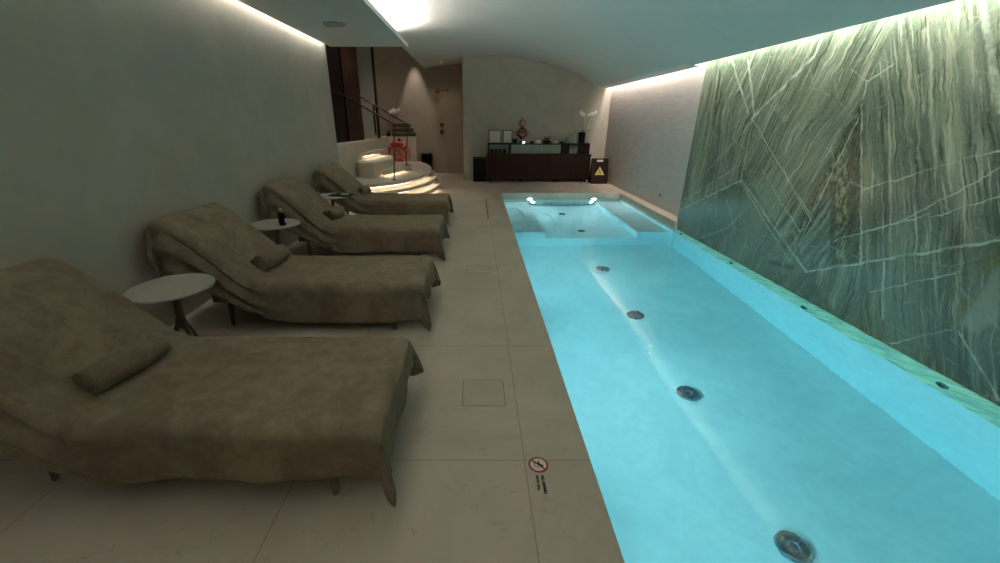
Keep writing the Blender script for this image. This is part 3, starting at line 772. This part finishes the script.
# ------------------------------------------------------------------ side tables
def side_table(loc, label, first=None):
    if first:
        c = copy_tree(first); c.location = loc; c['label'] = label; return c
    t = empty('side_table', loc, 0, label=label, cat='side table', group='round tables between the loungers')
    obj('tabletop', lathe(bmesh.new(), [(0, .600), (.22, .600), (.262, .607), (.264, .613), (.260, .62), (0, .62)], seg=64), M_tablet, t, False)
    bm = tube(bmesh.new(), [(.02, 0, .60), (.0, 0, .40), (.01, 0, .30)], [.030, .026, .026], 12)
    obj('stem', bm, M_tableleg, t, True)
    for k, a in enumerate((-.45, 1.7, 3.7)):
        ca, sa = math.cos(a), math.sin(a)
        obj('leg', tube(bmesh.new(), [(.0, 0, .42), (ca * .03, sa * .03, .32), (ca * .13, sa * .13, .12), (ca * .24, sa * .24, .012)], [.016, .018, .017, .014], 10), M_tableleg, t, True)
    return t
T0 = side_table((-2.12, 2.60, 0), 'round pale side table between the two nearest loungers, bare top')
side_table((-2.24, 4.42, 0), 'round pale side table with a dark bottle on it', T0)
side_table((-2.2, 6.2, 0), 'farthest round side table, carrying a black book and a white card', T0)
t = empty('bottle', (-2.12, 4.36, .62), 0, label='small dark bottle with a silver cap on the middle side table', cat='bottle')
obj('body', lathe(bmesh.new(), [(0, 0), (.034, 0), (.037, .01), (.037, .115), (.03, .135), (.02, .145), (0, .145)], seg=24), M_blackglass, t, True)
obj('cap', lathe(bmesh.new(), [(0, .145), (.021, .145), (.021, .175), (.016, .183), (0, .183)], seg=20), M_chrome, t, True)
obj('tag', BX(.036, .0385, -.012, .012, .03, .07), M_card, t)
t = empty('menu_folder', (-2.05, 6.22, .62), -.3, label='black folder lying open-edged on the farthest side table', cat='folder')
obj('cover', BX(-.15, .15, -.11, .11, 0, .016, bev=.003), M_black, t)
obj('page', BX(-.145, .146, -.105, .105, .004, .012), M_card, t)
obj('card', BX(-.05, .05, -.035, .035, 0, .02, bev=.003), M_white, label='small white box on the black folder of the farthest side table', cat='box').location = (-1.98, 6.17, .636)

# ------------------------------------------------------------------ console at the back
CY = 12.0
t = empty('console_cabinet', (.32, CY, 0), 0, label='long dark wooden cabinet against the back wall beyond the pool', cat='cabinet')
CW = 2.95
obj('body', BX(0, CW, .02, .44, .06, .73), M_darkwood, t)
obj('worktop', BX(-.02, CW + .02, -.01, .445, .73, .76, bev=.004), M_darkwood, t)
for k in range(5):
    x0 = k * CW / 5
    dr = obj('door', BX(x0 + .006, x0 + CW / 5 - .006, 0, .02, .075, .725, bev=.003), M_darkwood, t)
    obj('handle', BX(x0 + CW / 5 - .04, x0 + CW / 5 - .03, -.012, 0, .5, .6), M_black, dr)
for xx in (.1, CW / 2 - .5, CW / 2 + .5, CW - .1):
    obj('leg', BX(xx - .025, xx + .025, .04, .09, 0, .06), M_black, t)
    obj('leg', BX(xx - .025, xx + .025, .36, .41, 0, .06), M_black, t)
t = empty('counter_shelf', (.34, 12.12, .76), 0, label='dark raised shelf with pale green glass panels standing on the cabinet', cat='shelf')
obj('top_board', BX(0, 2.72, 0, .3, .265, .295, bev=.003), M_darkwood, t)
obj('bottom_board', BX(0, 2.72, 0, .3, 0, .025), M_darkwood, t)
for x0, x1 in ((0, .03), (.60, .66), (2.08, 2.32), (2.62, 2.9)):
    obj('divider', BX(x0, x1, .0, .3, .0, .265 if x0 < 2.5 else .295, bev=.002), M_darkwood, t)
for x0, x1 in ((.03, .60), (.66, 1.55), (1.56, 2.08), (2.32, 2.62)):
    obj('glass_panel', BX(x0, x1, .20 if x1 < .65 or x0 > 2.2 else .03, .215 if x1 < .65 or x0 > 2.2 else .04, .025, .265), M_greenglass, t)
ZT = 1.055
def tumbler(x, y, z, m, s=1, label='', group=None, name='tumbler', cat='glass'):
    return obj(name, lathe(bmesh.new(), [(0, 0), (.032 * s, 0), (.037 * s, .09 * s), (.034 * s, .09 * s), (.029 * s, .008), (0, .008)], (x, y, z), 18), m, label=label, cat=cat, group=group, smooth=True)
for k in range(4): tumbler(.45 + k * .12, 12.2 - .03 * (k % 2), .785, M_smoke, 1.25, 'dark tumbler in the left compartment of the raised shelf', 'tumblers in the shelf')
for xx in (2.71, 2.82): tumbler(xx, 12.2, .785, M_glass, 1.3, 'clear tumbler in the right compartment of the raised shelf', 'clear tumblers in the shelf')
def frame(x, w_, lab_):
    t = empty('picture_frame', (x, 12.25, ZT), 0, label=lab_, cat='picture frame', group='framed cards on the raised shelf')
    obj('frame', BX(-w_ / 2, w_ / 2, 0, .02, 0, .36, bev=.003), M_black, t)
    obj('card', BX(-w_ / 2 + .02, w_ / 2 - .02, -.004, 0, .02, .34), M_card, t)
    ln = bmesh.new()
    return t
frame(.54, .36, 'white framed card at the far left of the raised shelf, the wider one')
frame(.90, .27, 'narrower white framed card on the raised shelf, right of the wider one')
obj('storage_box', BX(-.065, .065, -.06, .06, 0, .12, bev=.005), M_black, label='small black box between the framed cards and the copper urn', cat='box').location = (1.11, 12.25, ZT)
t = empty('tiered_urn', (1.31, 12.24, ZT), 0, label='copper tiered urn with rounded tiers on the raised shelf', cat='urn')
obj('base', lathe(bmesh.new(), [(0, 0), (.10, 0), (.10, .02), (.05, .05), (.045, .11), (.09, .15), (0, .15)]), M_copper, t, True)
obj('lower_tier', lathe(bmesh.new(), [(0, .15), (.06, .15), (.15, .2), (.165, .25), (.13, .30), (.15, .33), (.12, .38), (.05, .42), (0, .42)]), M_copper, t, True)
obj('upper_tier', lathe(bmesh.new(), [(0, .42), (.04, .42), (.05, .46), (.10, .50), (.105, .55), (.08, .60), (.03, .63), (.02, .66), (0, .67)]), M_copper, t, True)
for sx in (-1, 1): obj('handle', tube(bmesh.new(), [(sx * .15, 0, .22), (sx * .21, 0, .25), (sx * .20, 0, .31), (sx * .14, 0, .31)], .012, 8), M_copper, t, True)
obj('tea_light', lathe(bmesh.new(), [(0, 0), (.035, 0), (.038, .06), (0, .06)], (1.35, 12.09, ZT), 18), lamp('tea_light_glow', (.62, .68, 1, 1), 1.2), label='small bluish glowing cup in front of the copper urn', cat='light', smooth=True)
def bowl(x, m, r, h, label, group=None, dome=False):
    p = [(0, 0), (r * .5, 0), (r, h), (r * .94, h), (r * .45, .01), (0, .01)] if not dome else [(r, 0), (r * .97, h * .5), (r * .6, h * .93), (0, h), ]
    if dome: p = [(0, 0)] + p
    return obj('bowl', lathe(bmesh.new(), p, (x, 12.22, ZT), 24), m, label=label, cat='bowl', group=group, smooth=True)
bowl(1.78, M_white, .085, .09, 'white domed bowl on the raised shelf, the one nearer the copper urn', 'white domed bowls', True)
bowl(2.26, M_white, .085, .09, 'white domed bowl on the raised shelf, the one nearer the orchid', 'white domed bowls', True)
bowl(2.01, M_darkwood, .15, .07, 'low dark fruit bowl between the two white domed bowls')
bowl(1.60, M_darkwood, .08, .05, 'small dark bowl left of the white domed bowls')
bowl(2.45, M_darkwood, .07, .045, 'small dark bowl right of the white domed bowls')
t = empty('potted_succulent', (2.02, 12.25, ZT + .02), 0, label='small brown-green plant rising from the dark fruit bowl', cat='plant')
bm = bmesh.new(); rr = random.Random(3)
for k in range(14):
    a = k * 2.4; u = .05 + .09 * rr.random(); tube(bm, [(0, 0, .02), (math.cos(a) * u * .4, math.sin(a) * u * .3, .09), (math.cos(a) * u, math.sin(a) * u * .6, .15 + .02 * rr.random())], [.01, .014, .003], 5)
obj('foliage', bm, M_stem, t, True)
for k, (xx, hh, rd) in enumerate(((2.60, .14, .045), (2.70, .22, .05), (2.83, .30, .055))):
    tt = empty('glass_jar', (xx, 12.24, ZT), 0, label=('short clear', 'middle-height clear', 'tallest greenish clear')[k] + ' jar left of the orchid', cat='jar', group='glass jars beside the orchid')
    obj('body', lathe(bmesh.new(), [(0, 0), (rd, 0), (rd, hh), (rd * .93, hh), (rd * .93, .01), (0, .01)], seg=24), M_glass, tt, True)
    obj('lid', lathe(bmesh.new(), [(0, hh), (rd, hh), (rd, hh + .012), (.012, hh + .02), (.014, hh + .035), (0, hh + .035)], seg=24), M_glass, tt, True)

def orchid(loc, pot, h, stems, label, s=1.0):
    t = empty('orchid', loc, 0, label=label, cat='orchid')
    if pot:
        obj('pot', lathe(bmesh.new(), [(0, 0), (.085, 0), (.10, .30), (.09, .30), (.08, .02), (0, .02)] if pot == 1 else [(0, 0), (.05, 0), (.06, .1), (.05, .1), (0, .02)], seg=24), M_black, t, True)
    z0 = .28 if pot == 1 else .08
    for a, l in ((.2, .26), (2.9, .24), (1.4, .16), (4.4, .2), (5.6, .22)):
        bm = bmesh.new(); n = 8; L_, R_ = [], []
        for i in range(n + 1):
            q = i / n; wd = .035 * math.sin(PI * min(1, q * .93 + .07)); c = Vector((math.cos(a) * l * q, math.sin(a) * l * q, z0 + .14 * q - .10 * q * q + .02)) * 1
            nn = Vector((-math.sin(a), math.cos(a), 0)) * wd
            L_.append(bm.verts.new(c + nn + Vector((0, 0, .008)))); R_.append(bm.verts.new(c - nn + Vector((0, 0, .008))))
        for i in range(n): bm.faces.new((L_[i], L_[i + 1], R_[i + 1], R_[i]))
        lf = obj('leaf', bm, M_leaf, t, True); md = lf.modifiers.new('s', 'SOLIDIFY'); md.thickness = .006
    for (bx, tx, ty) in stems:
        sp = obj('stem', tube(bmesh.new(), [(0, 0, z0), (bx * .5, 0, z0 + h * .4), (bx, 0, z0 + h * .8), (bx + tx * .5, ty * .5, z0 + h * .98), (bx + tx, ty, z0 + h)], [.007, .006, .005, .004, .003], 7), M_stem, t, True)
        for k in range(4):
            q = k / 3; c = Vector((bx + tx * (q * .9 - .1), ty * q - .02 * (k % 2), z0 + h * (.90 + .10 * q) + .012 * (k % 2)))
            bm = bmesh.new()
            for p_ in range(5):
                a = p_ * 2 * PI / 5 + PI / 2; wd = .030 * s if p_ % 2 else .036 * s
                cc = c + Vector((math.cos(a) * .028 * s, -.005, math.sin(a) * .028 * s))
                e = bmesh.ops.create_uvsphere(bm, u_segments=8, v_segments=5, radius=1)
                for v in e['verts']: v.co = Vector((v.co.x * wd * .75, v.co.y * .006, v.co.z * wd * .75)) + cc
            obj('flower', bm, M_petal, t, True)
    return t
orchid((3.02, 12.25, ZT), 1, .52, ((-.02, -.10, -.02), (.16, .18, -.02)), 'white orchid in a tall black pot at the right end of the shelf', .95)

# wet floor board
t = empty('wet_floor_sign', (3.47, 11.78, 0), 0, label='dark brown folding floor sign with a yellow warning triangle beside the cabinet', cat='floor sign')
def lean(bm, sgn):
    for v in bm.verts: v.co.y += sgn * (.14 * (1 - v.co.z / .68))
    return bm
def board():
    b = bmesh.new(); w_ = .235
    box(b, -w_, w_, -.012, .012, 0, .58, bev=.006); box(b, -w_, -.09, -.012, .012, .58, .68); box(b, .09, w_, -.012, .012, .58, .68); box(b, -.1, .1, -.012, .012, .645, .68)
    return b
for sg in (-1, 1):
    obj('panel', lean(board(), sg), M_signdark, t)
obj('grip', lean(BX(-.085, .085, -.02, -.012, .60, .640), -1), M_signwhite, t)
bm = bmesh.new(); tri = [(-.135, .24), (.135, .24), (0, .46)]
vs = [bm.verts.new((x, -.0145, z)) for x, z in tri] + [bm.verts.new((x, -.013, z)) for x, z in tri]
bm.faces.new(vs[:3]); bm.faces.new(vs[3:]); [bm.faces.new((vs[i], vs[(i + 1) % 3], vs[3 + (i + 1) % 3], vs[3 + i])) for i in range(3)]
obj('warning_triangle', lean(bm, -1), M_yellow, t)
bm = bmesh.new()
tube(bm, [(-.02, -.017, .385), (-.02, -.017, .386), (-.018, -.017, .40)], .014, 8); tube(bm, [(-.015, -.017, .37), (.012, -.017, .315), (.04, -.017, .27)], .010, 8); tube(bm, [(.01, -.017, .32), (-.03, -.017, .28), (-.05, -.017, .265)], .009, 8); tube(bm, [(-.01, -.017, .36), (.035, -.017, .35)], .007, 8)
obj('slipping_figure', lean(bm, -1), M_ink, t)

# black boxes
def bin_(loc, w_, h_, label):
    t = empty('waste_bin', loc, 0, label=label, cat='bin')
    obj('body', BX(-w_ / 2, w_ / 2, -.15, .15, 0, h_ - .04, bev=.012), M_black, t)
    obj('lid', BX(-w_ / 2 - .004, w_ / 2 + .004, -.154, .154, h_ - .035, h_, bev=.01), M_black, t)
    obj('liner_gap', BX(-w_ / 2 + .01, w_ / 2 - .01, -.14, .14, h_ - .045, h_ - .03), M_joint, t)
bin_((.115, 12.22, 0), .40, .68, 'black bin standing left of the long dark cabinet')
bin_((-1.60, 13.78, 0), .34, .66, 'black bin standing on the floor right of the life ring wall')

# shower fittings
t = empty('shower_fixture', (-1.19, 14.0, 2.51), 0, label='round brass shower head on the recess wall', cat='shower head')
obj('arm', tube(bmesh.new(), [(.30, 0, .02), (.28, -.08, .03), (.05, -.18, .01)], .013), M_bronze, t, True)
obj('wall_plate', lathe(bmesh.new(), [(0, 0), (.035, 0), (.035, .012), (0, .012)], mat=facing((.30, 0, .02), (0, -1, 0))), M_bronze, t, True)
obj('rose', lathe(bmesh.new(), [(0, -.03), (.03, -.03), (.085, -.005), (.09, .01), (0, .012)], mat=facing((.0, -.20, 0), (-.25, -1, -.35))), M_copper, t, True)
for zz, nm, lb in ((1.52, .045, 'small square brass shower control, the upper one'), (1.31, .05, 'round-centred brass shower control, the lower one')):
    t = empty('shower_control', (-1.10, 14.0, zz), 0, label=lb, cat='shower valve')
    obj('plate', BX(-.06, .06, -.01, 0, -.06, .06, bev=.003), M_copper, t)
    obj('knob', lathe(bmesh.new(), [(0, .01), (nm, .01), (nm * .9, .05), (0, .05)], mat=facing((0, 0, 0), (0, -1, 0))), M_bronze, t, True)
t = empty('wall_button', (-.37, 13.1, 1.16), 0, label='tiny dark round button on the wall corner beside the shower recess', cat='button')
obj('plate', lathe(bmesh.new(), [(0, 0), (.04, 0), (.04, .01), (0, .01)], mat=facing((0, 0, 0), (-1, 0, 0))), M_chrome, t)
obj('button', lathe(bmesh.new(), [(0, .01), (.022, .01), (.02, .025), (0, .025)], mat=facing((0, 0, 0), (-1, 0, 0))), M_bronze, t)
obj('socket_cover', lathe(bmesh.new(), [(0, 0), (.035, 0), (.033, .008), (0, .01)], mat=facing((3.78, 8.38, .25), (-1, 0, 0))), M_bronze, label='small round dark cover low on the pale right wall', cat='wall cover')

# life ring
t = empty('life_ring', (-2.43, 13.13, .72), 0, label='red life ring with white bands hanging on the low wall by the stairs', cat='life ring')
bm = bmesh.new(); Rm, rm = .30, .075; n1, n2 = 60, 14
g = [[bm.verts.new(((Rm + rm * math.cos(2 * PI * j / n2)) * math.cos(2 * PI * i / n1), rm * .8 * math.sin(2 * PI * j / n2), (Rm + rm * math.cos(2 * PI * j / n2)) * math.sin(2 * PI * i / n1))) for j in range(n2)] for i in range(n1)]
for i in range(n1):
    for j in range(n2): bm.faces.new((g[i][j], g[(i + 1) % n1][j], g[(i + 1) % n1][(j + 1) % n2], g[i][(j + 1) % n2]))
obj('ring_body', bm, M_red, t, True)
for q in range(4):
    bm = bmesh.new(); a0 = PI / 4 + q * PI / 2; rows = []
    for i in range(5):
        a = a0 - .055 + .11 * i / 4; rows.append([bm.verts.new(((Rm + (rm + .004) * math.cos(2 * PI * j / n2)) * math.cos(a), (rm + .004) * .82 * math.sin(2 * PI * j / n2), (Rm + (rm + .004) * math.cos(2 * PI * j / n2)) * math.sin(a))) for j in range(n2)])
    for u, v in zip(rows, rows[1:]):
        for j in range(n2): bm.faces.new((u[j], u[(j + 1) % n2], v[(j + 1) % n2], v[j]))
    obj('band', bm, M_rope, t, True)
pts = []
for q in range(49):
    a = PI / 4 + q * 2 * PI / 48; sag = .03 * math.sin((q % 12) / 12 * PI); rr_ = Rm + rm + .012 - sag * 1.8; pts.append((rr_ * math.cos(a), -.055, rr_ * math.sin(a)))
obj('grab_rope', tube(bmesh.new(), pts, .010, 8), M_rope, t, True)
obj('rope_bundle', tube(bmesh.new(), [(.10 * math.sin(k * .7) * (1 - .2 * math.sin(k * .13)), -.07 - .015 * math.sin(k * .31), -.02 + .17 * math.cos(k * .7) * (1 - .25 * math.cos(k * .17)) - .03) for k in range(70)], .016, 7), M_red, t, True)
t = empty('wall_hook', (-2.37, 13.2, 1.08), 0, label='round black hook above the life ring', cat='hook')
obj('plate', lathe(bmesh.new(), [(0, 0), (.06, 0), (.055, .03), (0, .035)], mat=facing((0, 0, 0), (0, -1, 0))), M_black, t, True)
obj('peg', tube(bmesh.new(), [(0, -.03, 0), (0, -.08, 0), (0, -.09, .02)], .012, 8), M_black, t, True)

# folded towels and orchid on the parapet
for k in range(3):
    w_ = (.36, .32, .27)[k]; bm = bmesh.new()
    box(bm, -w_, w_, -.13, .13, 0, .115, bev=.045)
    bmesh.ops.subdivide_edges(bm, edges=bm.edges[:], cuts=3, use_grid_fill=True)
    for v in bm.verts: v.co.z += .010 * math.sin(v.co.x * 9 + k) * (v.co.z > .05)
    o = obj('folded_towel', bm, M_gtowel, label=('bottom', 'middle', 'top')[k] + ' folded grey towel of the stack on the low wall by the stairs', cat='towel', group='grey towels on the low wall', smooth=True)
    o.location = (-2.22 - .03 * k, 13.34, 1.2 + .13 * k)
orchid((-2.72, 13.38, 1.2), 2, .66, ((.10, .16, -.03), (.26, .14, -.02)), 'white orchid behind the folded grey towels on the low wall', 1.15)

# ceiling speaker
t = empty('ceiling_speaker', (-1.93, 6.42, 2.9), 0, label='round flush grille in the soffit over the loungers', cat='speaker')
obj('rim', lathe(bmesh.new(), [(.13, 0), (.15, 0), (.148, -.006), (.13, -.006), (.13, 0)], seg=40), M_tablet, t)
obj('grille', lathe(bmesh.new(), [(0, 0), (.13, 0), (.13, -.003), (0, -.003)], seg=40), simple('grille_grey', srgb(176, 176, 168), .8), t)

# floor hatches: thin metal edge set in the stone
def hatch(x0, x1, y0, y1, label):
    t = empty('floor_hatch', ((x0 + x1) / 2, (y0 + y1) / 2, 0), 0, label=label, cat='hatch', group='stone access hatches in the deck')
    hx, hy = (x1 - x0) / 2, (y1 - y0) / 2; b = bmesh.new(); e = .004
    box(b, -hx, hx, hy - e, hy, 0, .0012); box(b, -hx, hx, -hy, -hy + e, 0, .0012); box(b, -hx, -hx + e, -hy + e, hy - e, 0, .0012); box(b, hx - e, hx, -hy + e, hy - e, 0, .0012)
    obj('edge', b, M_joint, t); obj('lid', BX(-hx + e, hx - e, -hy + e, hy - e, 0, .0008), simple('hatch_stone', srgb(172, 160, 139), .5, var=.05, scale=5), t)
hatch(-.09, .19, 2.10, 2.38, 'square stone hatch in the deck beside the nearest lounger foot')
hatch(-.11, .17, 4.51, 4.76, 'small stone hatch in the deck farther along, by the second lounger foot')
obj('slot_drain', BX(-.008, .008, -.95, .95, 0, .002), M_ink, label='thin dark slot drain in the deck left of the far end of the pool', cat='drain').location = (.225, 8.25, 0)

# no diving mark on the deck
t = empty('no_diving_sign', (.33, 1.63, .0), -PI / 2, label='round red and white no diving mark with small writing on the stone deck', cat='floor sign')
obj('disc', lathe(bmesh.new(), [(0, 0), (.046, 0), (.046, .0012), (0, .0012)], seg=48), M_signwhite, t)
bm = lathe(bmesh.new(), [(.042, 0), (.052, 0), (.052, .002), (.042, .002), (.042, 0)], seg=48)
b2 = BX(-.044, .044, -.0045, .0045, .0012, .0024)
bmesh.ops.rotate(b2, verts=b2.verts, cent=(0, 0, 0), matrix=Matrix.Rotation(math.radians(45), 3, 'Z'))
me = bpy.data.meshes.new('t'); b2.to_mesh(me); bm.from_mesh(me)
obj('ban_ring', bm, M_signred, t)
bm = bmesh.new()
tube(bm, [(.010, .026, .0014), (.004, .008, .0014), (-.012, -.002, .0014)], [.004, .006, .005], 6); tube(bm, [(-.012, -.002, .0014), (-.026, .006, .0014)], .003, 6)
tube(bm, [(.016, -.006, .0014), (.017, -.007, .0014)], .006, 8); tube(bm, [(-.02, -.022, .0014), (-.01, -.018, .0014), (0, -.022, .0014), (.01, -.018, .0014), (.02, -.022, .0014)], .0022, 6)
obj('diver_figure', bm, M_ink, t)
def text(body, size, x, y, parent):
    c = bpy.data.curves.new('writing', 'FONT'); c.body = body; c.size = size; c.extrude = .0006; c.offset = .0011; c.space_character = 1.08
    q = bpy.data.objects.new('tmp', c); COL.objects.link(q); bpy.context.view_layer.update()
    me = bpy.data.meshes.new_from_object(q.evaluated_get(bpy.context.evaluated_depsgraph_get())); bpy.data.objects.remove(q); bpy.data.curves.remove(c)
    me.materials.clear(); me.materials.append(M_ink)
    o = bpy.data.objects.new('writing', me); COL.objects.link(o); o.parent = parent; o.location = (x, y, .001)
text('NO DIVING', .0195, .070, .004, t); text('DEPTH 1.30 m', .0135, .070, -.022, t)
